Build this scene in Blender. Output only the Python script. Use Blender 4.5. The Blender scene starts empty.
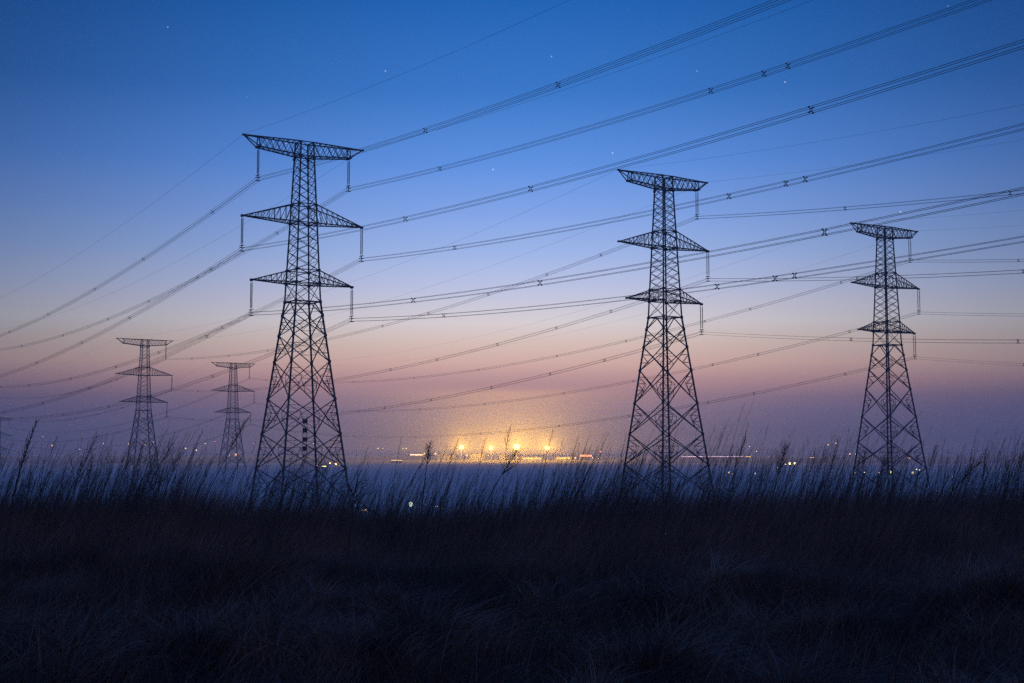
import bpy, math, random
import numpy as np
from mathutils import Vector, Matrix

R = math.radians
random.seed(7)
rng = np.random.default_rng(11)
S = bpy.context.scene
C = bpy.context.collection

# ------------------------------------------------------------------ camera
CAMZ = 1.7
F_PX = 1418.4
PITCH = math.atan((461.7 - 341.5) / F_PX)
cam_d = bpy.data.cameras.new('camera')
cam = bpy.data.objects.new('camera', cam_d)
C.objects.link(cam)
cam.location = (0, 0, CAMZ)
cam.rotation_euler = (R(90) + PITCH, 0, 0)
cam_d.sensor_width = 36.0
cam_d.lens = F_PX / 1024 * 36.0
cam_d.clip_start = 0.1
cam_d.clip_end = 60000
S.camera = cam

# ------------------------------------------------------------------ colour management
S.view_settings.view_transform = 'Standard'
S.view_settings.look = 'None'
S.view_settings.exposure = 0.0
S.view_settings.gamma = 1.0
S.cycles.volume_bounces = 3
S.cycles.max_bounces = 6
S.cycles.use_denoising = False
S.cycles.sample_clamp_indirect = .6
S.cycles.sample_clamp_direct = 3.5


def lin(c):
    return tuple(((v / 255) / 12.92 if v / 255 <= 0.04045 else ((v / 255 + 0.055) / 1.055) ** 2.4) for v in c)


# ------------------------------------------------------------------ sky: dusk gradient in the world shader
# colour by elevation above the horizon (degrees), looking at the glowing part of the sky
SKY = [(-90, (40, 50, 90)), (-6, (60, 75, 130)), (-0.5, (100, 104, 158)), (0.5, (104, 107, 160)), (1.3, (112, 110, 160)), (2.0, (132, 116, 160)),
       (2.6, (166, 134, 158)), (3.2, (222, 170, 168)), (3.9, (255, 206, 188)), (4.8, (255, 226, 210)), (5.6, (250, 238, 238)),
       (7.0, (212, 219, 250)), (8.4, (174, 200, 252)), (10.0, (140, 178, 248)), (12.0, (99, 154, 238)),
       (14.8, (59, 124, 208)), (18.4, (29, 101, 184)), (26, (28, 92, 176)), (40, (46, 88, 168)), (60, (48, 84, 160))]
GLOW_AZ = R(0.5)      # azimuth of the brightest part of the dusk sky
E0, E1 = -10.0, 60.0

world = bpy.data.worlds.new('World')
S.world = world
world.use_nodes = True
nt = world.node_tree
nt.nodes.clear()


def N(tree, kind, **kw):
    n = tree.nodes.new(kind)
    for k, v in kw.items():
        if k == 'inp':
            for i, val in v.items():
                if hasattr(val, 'type') and hasattr(val, 'is_linked'):
                    tree.links.new(val, n.inputs[i])
                else:
                    n.inputs[i].default_value = val
        else:
            setattr(n, k, v)
    return n


def M(tree, op, a, b=None, c=None, clamp=False):
    n = tree.nodes.new('ShaderNodeMath')
    n.operation = op
    n.use_clamp = clamp
    for i, v in enumerate((a, b, c)):
        if v is None:
            continue
        if isinstance(v, (int, float)):
            n.inputs[i].default_value = v
        else:
            tree.links.new(v, n.inputs[i])
    return n.outputs[0]


tc = N(nt, 'ShaderNodeTexCoord')
sep = N(nt, 'ShaderNodeSeparateXYZ', inp={0: tc.outputs['Generated']})
elev = M(nt, 'DEGREES', M(nt, 'ARCSINE', sep.outputs[2]))
fac = M(nt, 'DIVIDE', M(nt, 'SUBTRACT', elev, E0), E1 - E0, clamp=True)
ramp = N(nt, 'ShaderNodeValToRGB', inp={0: fac})
cr = ramp.color_ramp
pts = []
for e, c in SKY:
    if E0 <= e <= E1:
        pts.append(((e - E0) / (E1 - E0), lin(c)))
cr.elements[0].position = pts[0][0]
cr.elements[0].color = (*pts[0][1], 1)
cr.elements[1].position = pts[-1][0]
cr.elements[1].color = (*pts[-1][1], 1)
for p, c in pts[1:-1]:
    e = cr.elements.new(p)
    e.color = (*c, 1)
# azimuth falloff: the sky is dimmed to both sides, and raised overhead and behind to light grass and haze
az = M(nt, 'ARCTAN2', sep.outputs[0], sep.outputs[1])
da = M(nt, 'ABSOLUTE', M(nt, 'SUBTRACT', az, GLOW_AZ))
g = M(nt, 'POWER', 2.71828, M(nt, 'MULTIPLY', M(nt, 'POWER', M(nt, 'DIVIDE', da, R(19.0)), 2.0), -1.0))
high = M(nt, 'MULTIPLY', M(nt, 'DIVIDE', M(nt, 'SUBTRACT', elev, 20.0), 25.0, clamp=True), .42)
back = M(nt, 'MULTIPLY', M(nt, 'DIVIDE', M(nt, 'SUBTRACT', da, R(50)), R(50), clamp=True), .5)
facaz = M(nt, 'MINIMUM', M(nt, 'ADD', M(nt, 'MULTIPLY', g, 0.81), M(nt, 'ADD', 0.21, M(nt, 'MAXIMUM', high, back))), 1.05)
# low down the sky is darker to the right of the glow
mul = N(nt, 'ShaderNodeMix', data_type='RGBA', blend_type='MULTIPLY', inp={0: 1.0, 6: ramp.outputs[0]})
comb = N(nt, 'ShaderNodeCombineColor', inp={0: M(nt, 'POWER', facaz, 1.1), 1: M(nt, 'POWER', facaz, .97), 2: M(nt, 'POWER', facaz, .86)})
nt.links.new(comb.outputs[0], mul.inputs[7])

# a few first stars, fixed in the sky
TH = PITCH


def pix_dir(u, v):
    x, y = (u - 512) / F_PX, (341.5 - v) / F_PX
    d = Vector((x, math.cos(TH) - y * math.sin(TH), math.sin(TH) + y * math.cos(TH)))
    return d.normalized()


STARS = [(167.8, 27, .5), (385.3, 71, .75), (551.5, 56.5, .55), (493, 169.5, .95), (612.5, 153, .85), (785, 82, .8),
         (697, 71, .4), (900.5, 212, 1.0), (948, 6, .3), (285.7, 143.3, .6), (822, 216, .3)]
total = None
for u, v, s in STARS:
    d = pix_dir(u, v)
    dp = N(nt, 'ShaderNodeVectorMath', operation='DISTANCE', inp={0: tc.outputs['Generated'], 1: tuple(d)})
    q = M(nt, 'MULTIPLY', M(nt, 'LESS_THAN', dp.outputs['Value'], 0.00048), s * 0.55)
    total = q if total is None else M(nt, 'ADD', total, q)
stc = N(nt, 'ShaderNodeMix', data_type='RGBA', blend_type='ADD', inp={0: 1.0, 6: mul.outputs[2]})
stcol = N(nt, 'ShaderNodeCombineColor', inp={0: total, 1: M(nt, 'MULTIPLY', total, .93), 2: M(nt, 'MULTIPLY', total, .85)})
nt.links.new(stcol.outputs[0], stc.inputs[7])
bg = N(nt, 'ShaderNodeBackground', inp={0: stc.outputs[2], 1: 1.0})
out = N(nt, 'ShaderNodeOutputWorld', inp={0: bg.outputs[0]})


# ------------------------------------------------------------------ material helpers
def mat(name, col, rough=0.8, metal=0.0, noise=0.0, nscale=5.0, emit=None, estr=0.0):
    m = bpy.data.materials.new(name)
    m.use_nodes = True
    t = m.node_tree
    b = t.nodes['Principled BSDF']
    b.inputs['Roughness'].default_value = rough
    b.inputs['Metallic'].default_value = metal
    b.inputs['Base Color'].default_value = (*col, 1)
    if noise:
        co = N(t, 'ShaderNodeTexCoord')
        nz = N(t, 'ShaderNodeTexNoise', inp={'Vector': co.outputs['Object'], 'Scale': nscale, 'Detail': 5.0})
        mr = N(t, 'ShaderNodeMapRange', inp={0: nz.outputs[0], 1: 0.3, 2: 0.7, 3: 1 - noise, 4: 1 + noise})
        mx = N(t, 'ShaderNodeMix', data_type='RGBA', blend_type='MULTIPLY', inp={0: 1.0, 6: (*col, 1)})
        cc = N(t, 'ShaderNodeCombineColor', inp={0: mr.outputs[0], 1: mr.outputs[0], 2: mr.outputs[0]})
        t.links.new(cc.outputs[0], mx.inputs[7])
        t.links.new(mx.outputs[2], b.inputs['Base Color'])
    if emit:
        b.inputs['Emission Color'].default_value = (*emit, 1)
        b.inputs['Emission Strength'].default_value = estr
        m.cycles.emission_sampling = 'NONE'
    return m


STEEL = mat('weathered_steel', (0.09, 0.095, 0.10), 0.75, 0.3, 0.25, 1.3)
WIRE = mat('dull_aluminium', (0.06, 0.06, 0.065), 0.7, 0.3)
GLASS = mat('insulator_glaze', (0.16, 0.13, 0.11), 0.45, 0.0, 0.1, 8)
CONC = mat('concrete', (0.3, 0.29, 0.27), 0.9, 0, 0.2, 3)
PALE = mat('pale_paint', (0.75, 0.72, 0.70), 0.7)
MAROON = mat('dark_plate', (0.05, 0.015, 0.02), 0.6)


# ------------------------------------------------------------------ mesh helpers
class MB:
    def __init__(self):
        self.v, self.f = [], []

    def beam(self, p, q, w, h=None):
        p, q = Vector(p), Vector(q)
        d = (q - p)
        if d.length < 1e-6:
            return
        d.normalize()
        a = Vector((0, 0, 1)) if abs(d.z) < .95 else Vector((1, 0, 0))
        s = d.cross(a).normalized()
        t = s.cross(d)
        h = h or w
        n = len(self.v)
        for c in (p, q):
            for i, j in ((-1, -1), (1, -1), (1, 1), (-1, 1)):
                self.v.append(c + s * (i * w / 2) + t * (j * h / 2))
        for i in range(4):
            j = (i + 1) % 4
            self.f.append((n + i, n + j, n + 4 + j, n + 4 + i))
        self.f += [(n + 3, n + 2, n + 1, n), (n + 4, n + 5, n + 6, n + 7)]

    def box(self, c, s):
        c, s = Vector(c), Vector(s) / 2
        n = len(self.v)
        for k in (-1, 1):
            for i, j in ((-1, -1), (1, -1), (1, 1), (-1, 1)):
                self.v.append(c + Vector((i * s.x, j * s.y, k * s.z)))
        for i in range(4):
            j = (i + 1) % 4
            self.f.append((n + i, n + j, n + 4 + j, n + 4 + i))
        self.f += [(n + 3, n + 2, n + 1, n), (n + 4, n + 5, n + 6, n + 7)]

    def tube(self, pts, rad, seg=4):
        n = len(self.v)
        pts = [Vector(p) for p in pts]
        if isinstance(rad, (int, float)):
            rad = [rad] * len(pts)
        for i, p in enumerate(pts):
            d = (pts[min(i + 1, len(pts) - 1)] - pts[max(i - 1, 0)]).normalized()
            a = Vector((0, 0, 1)) if abs(d.z) < .9 else Vector((1, 0, 0))
            s = d.cross(a).normalized()
            t = s.cross(d)
            for k in range(seg):
                an = 2 * math.pi * (k + .5) / seg
                self.v.append(p + (s * math.cos(an) + t * math.sin(an)) * rad[i])
        for i in range(len(pts) - 1):
            for k in range(seg):
                j = (k + 1) % seg
                self.f.append((n + i * seg + k, n + i * seg + j, n + (i + 1) * seg + j, n + (i + 1) * seg + k))
        self.f.append(tuple(n + k for k in range(seg))[::-1])
        m = n + (len(pts) - 1) * seg
        self.f.append(tuple(m + k for k in range(seg)))

    def lathe(self, c, prof, seg=8):
        """prof: list of (radius, z) around the vertical axis through c."""
        n = len(self.v)
        c = Vector(c)
        for r, z in prof:
            for k in range(seg):
                a = 2 * math.pi * k / seg
                self.v.append(c + Vector((r * math.cos(a), r * math.sin(a), z)))
        for i in range(len(prof) - 1):
            for k in range(seg):
                j = (k + 1) % seg
                self.f.append((n + i * seg + k, n + i * seg + j, n + (i + 1) * seg + j, n + (i + 1) * seg + k))
        self.f.append(tuple(n + k for k in range(seg))[::-1])
        m = n + (len(prof) - 1) * seg
        self.f.append(tuple(m + k for k in range(seg)))

    def build(self, name, m, parent=None, smooth=False):
        me = bpy.data.meshes.new(name)
        me.from_pydata([tuple(v) for v in self.v], [], self.f)
        me.materials.append(m)
        if smooth:
            me.polygons.foreach_set('use_smooth', [True] * len(me.polygons))
        o = bpy.data.objects.new(name, me)
        C.objects.link(o)
        o.parent = parent
        return o


def tag(o, label=None, cat=None, group=None, kind=None):
    if label:
        o['label'] = label
    if cat:
        o['category'] = cat
    if group:
        o['group'] = group
    if kind:
        o['kind'] = kind
    return o


def empty(name, loc, rz=0.0):
    o = bpy.data.objects.new(name, None)
    C.objects.link(o)
    o.location = loc
    o.rotation_euler = (0, 0, rz)
    o.empty_display_size = 0.5
    return o


def children(o):
    return [c for c in C.objects if c.parent == o]


def copy_tree(o, parent=None, skip=()):
    c = o.copy()
    C.objects.link(c)
    c.parent = parent
    for ch in children(o):
        if ch.name.split('.')[0] in skip and ch.get('side') == 'far':
            continue
        copy_tree(ch, c, skip)
    return c


def smooth(a, b, x):
    t = np.clip((x - a) / (b - a), 0, 1)
    return t * t * (3 - 2 * t)


# ------------------------------------------------------------------ terrain
def vnoise(x, y, s, seed=0):
    x = np.asarray(x, float) / s
    y = np.asarray(y, float) / s
    xi, yi = np.floor(x), np.floor(y)
    fx, fy = x - xi, y - yi
    fx, fy = fx * fx * (3 - 2 * fx), fy * fy * (3 - 2 * fy)

    def h(a, b):
        v = np.sin(a * 127.1 + b * 311.7 + seed * 74.7) * 43758.5453
        return v - np.floor(v)
    return (h(xi, yi) * (1 - fx) + h(xi + 1, yi) * fx) * (1 - fy) + (h(xi, yi + 1) * (1 - fx) + h(xi + 1, yi + 1) * fx) * fy


def ground(x, y):
    x = np.asarray(x, float)
    y = np.asarray(y, float)
    r = np.hypot(x, y)
    near = 0.42 * (vnoise(x, y, 2.1, 1) - .5) + 0.22 * (vnoise(x, y, .8, 2) - .5) + .05
    far = -11.4 + smooth(300, 600, y) * -7.1 + smooth(800, 1200, y) * -11.0
    k = smooth(27.5, 62, y + 1.5 * np.sin(x * .08))
    az = np.degrees(np.arctan2(x, np.maximum(y, 1)))
    hill = 4 + 9 * smooth(3, 17, az) + 10 * smooth(-4, -17, az) + 4 * np.sin(az * 1.1) + 2.5 * np.sin(az * 3.1 + 1) + 1.5 * np.sin(az * 7.3)
    far = far + smooth(1750, 2500, r) * (29.5 + 4.5) + smooth(2900, 4300, r) * (hill - 4.5)
    return near * (1 - k) + far * k


def grid_axis(lims):
    v = []
    for a, b, st in lims:
        v += list(np.arange(a, b, st))
    v.append(lims[-1][1])
    return np.array(v)


gy = grid_axis([(-3000, -300, 300), (-300, -20, 20), (-20, 5, 1), (5, 32, .22), (32, 70, 1.2), (70, 400, 15), (400, 1300, 50),
                (1300, 4200, 250), (4200, 5600, 100), (5600, 6400, 200)])
xp = grid_axis([(0, 14, .25), (14, 40, 1.2), (40, 200, 12), (200, 1000, 60), (1000, 4200, 180)])
gx = np.concatenate([-xp[:0:-1], xp])
GX, GY = np.meshgrid(gx, gy)
GZ = ground(GX, GY)
nx, ny = len(gx), len(gy)
vv = np.stack([GX, GY, GZ], -1).reshape(-1, 3)
ii = np.arange((nx - 1) * (ny - 1))
r_, c_ = ii // (nx - 1), ii % (nx - 1)
a_ = r_ * nx + c_
ff = np.stack([a_, a_ + 1, a_ + nx + 1, a_ + nx], -1)


def np_mesh(name, verts, faces, m, nper):
    me = bpy.data.meshes.new(name)
    me.vertices.add(len(verts))
    me.vertices.foreach_set('co', verts.astype(np.float32).ravel())
    nf = len(faces)
    me.loops.add(nf * nper)
    me.loops.foreach_set('vertex_index', faces.astype(np.int32).ravel())
    me.polygons.add(nf)
    me.polygons.foreach_set('loop_start', np.arange(0, nf * nper, nper, dtype=np.int32))
    me.polygons.foreach_set('loop_total', np.full(nf, nper, dtype=np.int32))
    me.materials.append(m)
    me.update()
    me.validate()
    o = bpy.data.objects.new(name, me)
    C.objects.link(o)
    return o


GROUND = mat('winter_soil', (0.10, 0.095, 0.09), 0.95, 0, 0.5, .35)
_t = GROUND.node_tree
_b = _t.nodes['Principled BSDF']
_src = _b.inputs['Base Color'].links[0].from_socket
_co = N(_t, 'ShaderNodeTexCoord')
_n1 = N(_t, 'ShaderNodeTexNoise', inp={'Vector': _co.outputs['Object'], 'Scale': .006, 'Detail': 4.0})
_vo = N(_t, 'ShaderNodeTexVoronoi', inp={'Vector': _co.outputs['Object'], 'Scale': .007})
_len = N(_t, 'ShaderNodeVectorMath', operation='LENGTH', inp={0: _co.outputs['Object']})
_near = M(_t, 'DIVIDE', M(_t, 'SUBTRACT', _len.outputs['Value'], 30.0), 60.0, clamp=True)
_fld = M(_t, 'MULTIPLY', M(_t, 'ADD', M(_t, 'MULTIPLY', _vo.outputs['Color'], .6), M(_t, 'MULTIPLY', _n1.outputs[0], .5)), _near)
_far = M(_t, 'SUBTRACT', 1.0, M(_t, 'MULTIPLY', M(_t, 'DIVIDE', M(_t, 'SUBTRACT', _len.outputs['Value'], 1650.0), 500.0, clamp=True), .35))
_k = M(_t, 'MULTIPLY', M(_t, 'ADD', _fld, .12), _far)
_mx = N(_t, 'ShaderNodeMix', data_type='RGBA', blend_type='MULTIPLY', inp={0: 1.0, 6: _src})
_cc = N(_t, 'ShaderNodeCombineColor', inp={0: _k, 1: _k, 2: _k})
_t.links.new(_cc.outputs[0], _mx.inputs[7])
_t.links.new(_mx.outputs[2], _b.inputs['Base Color'])
g_o = np_mesh('ground', vv, ff, GROUND, 4)
g_o.data.polygons.foreach_set('use_smooth', [True] * len(g_o.data.polygons))
tag(g_o, kind='structure')


# ------------------------------------------------------------------ the air: even haze round the whole scene
def volume_mat(name, col, dens, aniso=0.0):
    m = bpy.data.materials.new(name)
    m.use_nodes = True
    t = m.node_tree
    t.nodes.clear()
    m.cycles.volume_sampling = 'EQUIANGULAR'
    v = N(t, 'ShaderNodeVolumePrincipled')
    v.inputs['Color'].default_value = (*col, 1)
    v.inputs['Density'].default_value = dens
    v.inputs['Anisotropy'].default_value = aniso
    o = N(t, 'ShaderNodeOutputMaterial')
    t.links.new(v.outputs[0], o.inputs['Volume'])
    return m


HAZE_D = 0.00030
hz = MB()
hz.box((0, 1700, 45), (8600, 9600, 170))
hz_o = hz.build('haze', volume_mat('pale_air', (.90, .93, 1.0), HAZE_D, .2))
tag(hz_o, kind='stuff')

fb = MB()
fb.box((0, 1650, -18.5), (8400, 9000, 26))
fog = fb.build('fog_bank', volume_mat('valley_fog', (.80, .92, 1.0), .0026, .1))
tag(fog, 'bluish evening mist lying low over the plain', 'mist', kind='stuff')
fb = MB()
fb.box((0, 1600, -16.5), (8300, 8800, 32))
fog = fb.build('fog_bank', volume_mat('thin_valley_fog', (.80, .92, 1.0), .0011, .1))
tag(fog, 'thinner upper layer of the mist over the plain', 'mist', kind='stuff')
fb = MB()
fb.box((0, 1700, -10), (8200, 1450, 42))
fog = fb.build('fog_bank', volume_mat('far_mist', (.84, .92, 1.0), .00055, .1))
tag(fog, 'thin mist hanging across the middle of the plain', 'mist', kind='stuff')

# ------------------------------------------------------------------ pylons
AL = 0.585                       # heading of the cross-arms
H0 = -13.0                         # foot of every pylon (relative to the eye height of the first one)


def side_at(h):
    return 4.75 + .238 * (28.4 - h) if h < 28.4 else 4.75 + (2.65 - 4.75) * (h - 28.4) / (54.6 - 28.4)


def L(h):
    return h - H0


def corner(i, h, k=1.0):
    s = side_at(h) / 2 * k
    sx, sy = ((-1, -1), (1, -1), (1, 1), (-1, 1))[i]
    return Vector((sx * s, sy * s, L(h)))


LEG_W, DIA_W, RED_W = .27, .145, .075
NODES_LOW = [-13, -7.7, -1.2, 4.9, 11.1, 17.7, 22.4, 26.0]


def lerp(a, b, t):
    return a + (b - a) * t


def make_string(parent, loc, length, side):
    """double string of disc insulators with its yoke, rings and clamps; hangs from loc"""
    x, y, z = loc
    g = MB()
    for sy in (-.29, .29):
        prof = [(.03, 0), (.03, -.35)]
        n = 26
        step = (length - .9) / n
        zz = -.4
        for k in range(n):
            prof += [(.045, zz), (.125, zz - step * .35), (.115, zz - step * .6), (.045, zz - step * .7)]
            zz -= step
        prof += [(.03, zz), (.03, -length + .25)]
        g.lathe((x, y + sy, z), prof, 6)
    o = g.build('insulator_string', GLASS, parent)
    hg = MB()
    hg.box((x, y, z - .02), (.22, .85, .16))
    hg.build('hanger', STEEL, o)
    y_ = MB()
    y_.box((x, y, z - length + .18), (.08, .95, .16))
    y_.beam((x, y, z - length + .2), (x, y, z - length - .85), .10)
    for sy in (-.42, .42):
        y_.beam((x - .34, y + sy, z - length + .2), (x + .34, y + sy, z - length + .2), .06)
    for dz in (-.22, -.80):
        y_.box((x, y, z - length + dz), (.72, .12, .1))
        for sx in (-.29, .29):
            y_.box((x + sx, y, z - length + dz), (.12, .55, .14))
    y_.build('yoke', STEEL, o)
    if side == 'far':
        o['side'] = 'far'
    return o


def make_pylon():
    root = empty('lattice_pylon', (0, 0, 0))
    # legs, one mesh each
    for i in range(4):
        m = MB()
        m.beam(corner(i, H0 - .3), corner(i, 28.4), LEG_W)
        m.beam(corner(i, 28.4), corner(i, 57.3), LEG_W * .82)
        for h in NODES_LOW[1:] + [28.4, 31.7, 34.05, 42.6, 45.8, 54.3]:
            m.box(corner(i, h), (.42, .42, .5))
        leg = m.build('leg', STEEL, root)
        f = MB()
        c = corner(i, H0)
        f.lathe((c.x, c.y, 0), [(.9, -1.2), (.9, .25), (.6, .45)], 10)
        f.build('footing', CONC, leg)
    b = MB()
    for i in range(4):
        j = (i + 1) % 4
        # wide X panels of the lower body with their small secondary struts
        for n in range(len(NODES_LOW) - 1):
            h0, h1 = NODES_LOW[n], NODES_LOW[n + 1]
            A0, A1, B0, B1 = corner(i, h0), corner(i, h1), corner(j, h0), corner(j, h1)
            b.beam(A0, B1, DIA_W)
            b.beam(B0, A1, DIA_W)
            w0, w1 = side_at(h0), side_at(h1)
            tc_ = w0 / (w0 + w1)
            for P0, P1, Q0, Q1 in ((A0, A1, B0, B1), (B0, B1, A0, A1)):
                X = lerp(P0, Q1, tc_)
                lv = (.2, .4, .6, .8) if h1 < 18 else (.33, .67)
                prev = None
                for t in lv:
                    p = lerp(P0, P1, t)
                    if t < tc_:
                        q = lerp(P0, Q1, t)
                    else:
                        q = lerp(Q0, P1, t)
                    if h1 < 18 and .3 < t < .7:
                        q = lerp(p, q, .62)
                    b.beam(p, q, RED_W)
                    if prev is not None:
                        b.beam(prev, q if t < tc_ else p, RED_W)
                        if t >= tc_:
                            b.beam(prevq, p, RED_W)
                        if h1 < 18 and .3 < t < .7:
                            b.beam(prevq, q, RED_W)
                    prev, prevq = p, q
        # horizontal ring and V at the waist
        A, B = corner(i, 28.4), corner(j, 28.4)
        mid = (A + B) / 2
        b.beam(A, B, .2)
        b.beam(mid, corner(i, 26.0), DIA_W)
        b.beam(mid, corner(j, 26.0), DIA_W)
        for h in (54.75, 57.3, 46.0, 42.6, 34.05, 31.7):
            b.beam(corner(i, h), corner(j, h), .16)
        # slim upper body: rows of X
        for ha, hb, n in ((28.4, 31.7, 1), (31.7, 34.05, 2), (34.05, 42.6, 5), (42.6, 46.0, 2), (46.0, 54.75, 6), (54.75, 57.3, 2)):
            for k in range(n):
                u0, u1 = lerp(ha, hb, k / n), lerp(ha, hb, (k + 1) / n)
                b.beam(corner(i, u0), corner(j, u1), .088)
                b.beam(corner(j, u0), corner(i, u1), .088)
    # diaphragms
    for h in (28.4, 42.6, 31.7, 54.75):
        b.beam(corner(0, h), corner(2, h), .1)
        b.beam(corner(1, h), corner(3, h), .1)
    b.build('bracing', STEEL, root)

    # top beam: flat top chord, underside rising to the tips
    m = MB()
    for sg in (-1, 1):
        yb = side_at(57.3) / 2
        for sy in (-1, 1):
            T0, T1 = Vector((sg * yb, sy * yb, L(57.3))), Vector((sg * 11.65, sy * .12, L(57.3)))
            B0 = Vector((sg * side_at(54.75) / 2, sy * side_at(54.75) / 2, L(54.75)))
            B1 = Vector((sg * 8.9, sy * .75, L(55.45)))
            TH_ = lerp(T0, T1, (8.9 - yb) / (11.65 - yb))
            m.beam(T0, T1, .19)
            m.beam(B0, B1, .19)
            m.beam(B1, T1, .16)
            m.beam(B1, TH_, .14)
            n = 6
            for k in range(n):
                p0, p1 = lerp(T0, TH_, k / n), lerp(T0, TH_, (k + 1) / n)
                q0, q1 = lerp(B0, B1, k / n), lerp(B0, B1, (k + 1) / n)
                m.beam(p0, q1, .085)
                m.beam(q0, p1, .085)
        for k in range(9):
            t = k / 8
            x = lerp(yb, 8.9, t)
            y0 = lerp(yb, .12 + (11.65 - 8.9) / (11.65 - yb) * (yb - .12), t)
            y1 = lerp(side_at(54.75) / 2, .75, t)
            z1 = lerp(54.75, 55.45, t)
            m.beam((sg * x, -y0, L(57.3)), (sg * x, y0, L(57.3)), .08)
            m.beam((sg * x, -y1, L(z1)), (sg * x, y1, L(z1)), .08)
            if k < 8:
                t2 = (k + 1) / 8
                x2 = lerp(yb, 8.9, t2)
                y2 = lerp(side_at(54.75) / 2, .75, t2)
                m.beam((sg * x, -y1, L(z1)), (sg * x2, y2, L(lerp(54.75, 55.45, t2))), .07)
        m.box((sg * 8.9, 0, L(55.45)), (.5, 1.7, .28))
        m.box((sg * 11.7, 0, L(57.3)), (.5, .35, .3))
    m.build('cross_arm', STEEL, root)
    # the two pairs of pointed arms, one mesh for each arm
    for tip, ht, hb, hu in ((11.7, 42.94, 42.6, 46.0), (9.8, 31.77, 31.7, 34.05)):
        for sg in (-1, 1):
            m = MB()
            sb, su = side_at(hb) / 2, side_at(hu) / 2
            T = Vector((sg * tip, 0, L(ht)))
            n = 9 if tip > 11 else 7
            for sy in (-1, 1):
                B0 = Vector((sg * sb, sy * sb, L(hb)))
                U0 = Vector((sg * su, sy * su, L(hu)))
                Te = T + Vector((0, sy * .15, 0))
                m.beam(B0, Te, .18)
                m.beam(U0, Te, .17)
                for k in range(n):
                    p0, p1 = lerp(B0, Te, k / n), lerp(B0, Te, (k + 1) / n)
                    q0, q1 = lerp(U0, Te, k / n), lerp(U0, Te, (k + 1) / n)
                    if k:
                        m.beam(p0, q0, .075)
                    m.beam(q0, p1, .075)
            for k in range(n):
                a0 = lerp(Vector((sg * sb, -sb, L(hb))), T, k / n)
                a1 = lerp(Vector((sg * sb, sb, L(hb))), T, (k + 1) / n)
                m.beam(a0, a1, .07)
                a1 = lerp(Vector((sg * sb, sb, L(hb))), T, k / n)
                m.beam(a0, a1, .07)
            m.box(T, (.5, .5, .34))
            m.build('cross_arm', STEEL, root)
    for sg, sd in ((-1, 'far'), (1, 'near')):
        make_string(root, (sg * 8.9, 0, L(55.3)), 5.1, sd)
        make_string(root, (sg * 11.7, 0, L(42.8)), 5.35, sd)
        make_string(root, (sg * 9.8, 0, L(31.6)), 5.35, sd)
    return root


# conductors leave the yokes 5.45 m below the hanging points
PH = {'t': (8.9, 49.70), 'm': (11.7, 36.94), 'b': (9.8, 25.76), 'g': (11.7, 57.45)}
TW = {1: (-37.41, 251.83, 0, 0), 2: (30.93, 285.31, .63, .009), 3: (91.08, 343.11, -.22, -.002),
      4: (-150.43, 579.30, -7.44, -.0132), 5: (-144.0, 731.6, -6.49, -.0094), 6: (-416, 1150, -22.0, -.02),
      7: (-218.2, 545.8, -8.2, -.033), 8: (-334.1, 877.2, -8.3, -.033)}
LBL = {1: 'tallest looking lattice pylon, insulators on both sides, small plated board between its legs',
       2: 'lattice pylon just right of the yellow floodlights, insulators only under its right arm tips',
       3: 'rightmost lattice pylon, standing alone near the right edge of the field',
       4: 'small hazy lattice pylon furthest left of the two behind the left wires',
       5: 'small hazy lattice pylon just left of the nearest pylon, orange lamp at its foot',
       6: 'faintest pylon, almost lost in the haze at the left edge',
      7: 'next pylon of the nearest line, just beyond the left edge of the view',
      8: 'distant pylon behind the far left one, beyond the left edge of the view'}
proto = make_pylon()
pyl = {}
for i in range(1, 9):
    x, y, d, da = TW[i]
    o = proto if i == 1 else copy_tree(proto, None, () if i == 7 else ('insulator_string',))
    o.location = (x, y, CAMZ + H0 + d)
    o.rotation_euler = (0, 0, AL + da)
    tag(o, LBL[i], 'pylon', 'lattice pylons of the power line')
    pyl[i] = o

# red and white plated board on the nearest pylon
bd = MB()
for sx in (-.3, .3):
    bd.box((sx, 0, 0), (.07, .06, 5.9))
bd.box((0, 0, 2.98), (.53, .05, .06))
bd.box((0, 0, -2.98), (.53, .05, .06))
bo = bd.build('marker_board', PALE, pyl[1])
bo.location = (.95, 0.4, L(4.75))
bo.rotation_euler = (0, 0, -AL)
for k in range(4):
    pm = MB()
    pm.box((0, -.06, 2.42 - k * 1.62), (.8, .05, .8))
    pm.build('marker_plate', MAROON, bo)
ln = MB()
for sx in (-.4, .4):
    ln.beam((sx, .1, -18.5), (sx, .1, 3.5), .05)
for k in range(60):
    ln.beam((-.4, .1, -18.3 + k * .36), (.4, .1, -18.3 + k * .36), .03)
ln.build('ladder', STEEL, bo)


# ------------------------------------------------------------------ wires
def ends(t, key, sg):
    a, h = PH[key]
    x, y, d, da = TW[t]
    an = AL + da
    return Vector((x + sg * a * math.cos(an), y + sg * a * math.sin(an), CAMZ + h + d))


HR, HL = 0.5814, 0.5516
W_R = .026
BH = .26


def span_open(P, heading, side, b, c, length):
    D = Vector((math.sin(heading), -math.cos(heading), 0)) * side
    n = int(length / 7)
    return [P + D * (length * k / n) + Vector((0, 0, b * length * k / n + c * (length * k / n) ** 2)) for k in range(n + 1)]


def span_to(P, Q, c):
    Lh = (Q.xy - P.xy).length
    n = int(Lh / 8)
    b = (Q.z - P.z) / Lh - c * Lh
    D = Vector(((Q.x - P.x) / Lh, (Q.y - P.y) / Lh, 0))
    return [P + D * (Lh * k / n) + Vector((0, 0, b * Lh * k / n + c * (Lh * k / n) ** 2)) for k in range(n + 1)]


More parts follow.
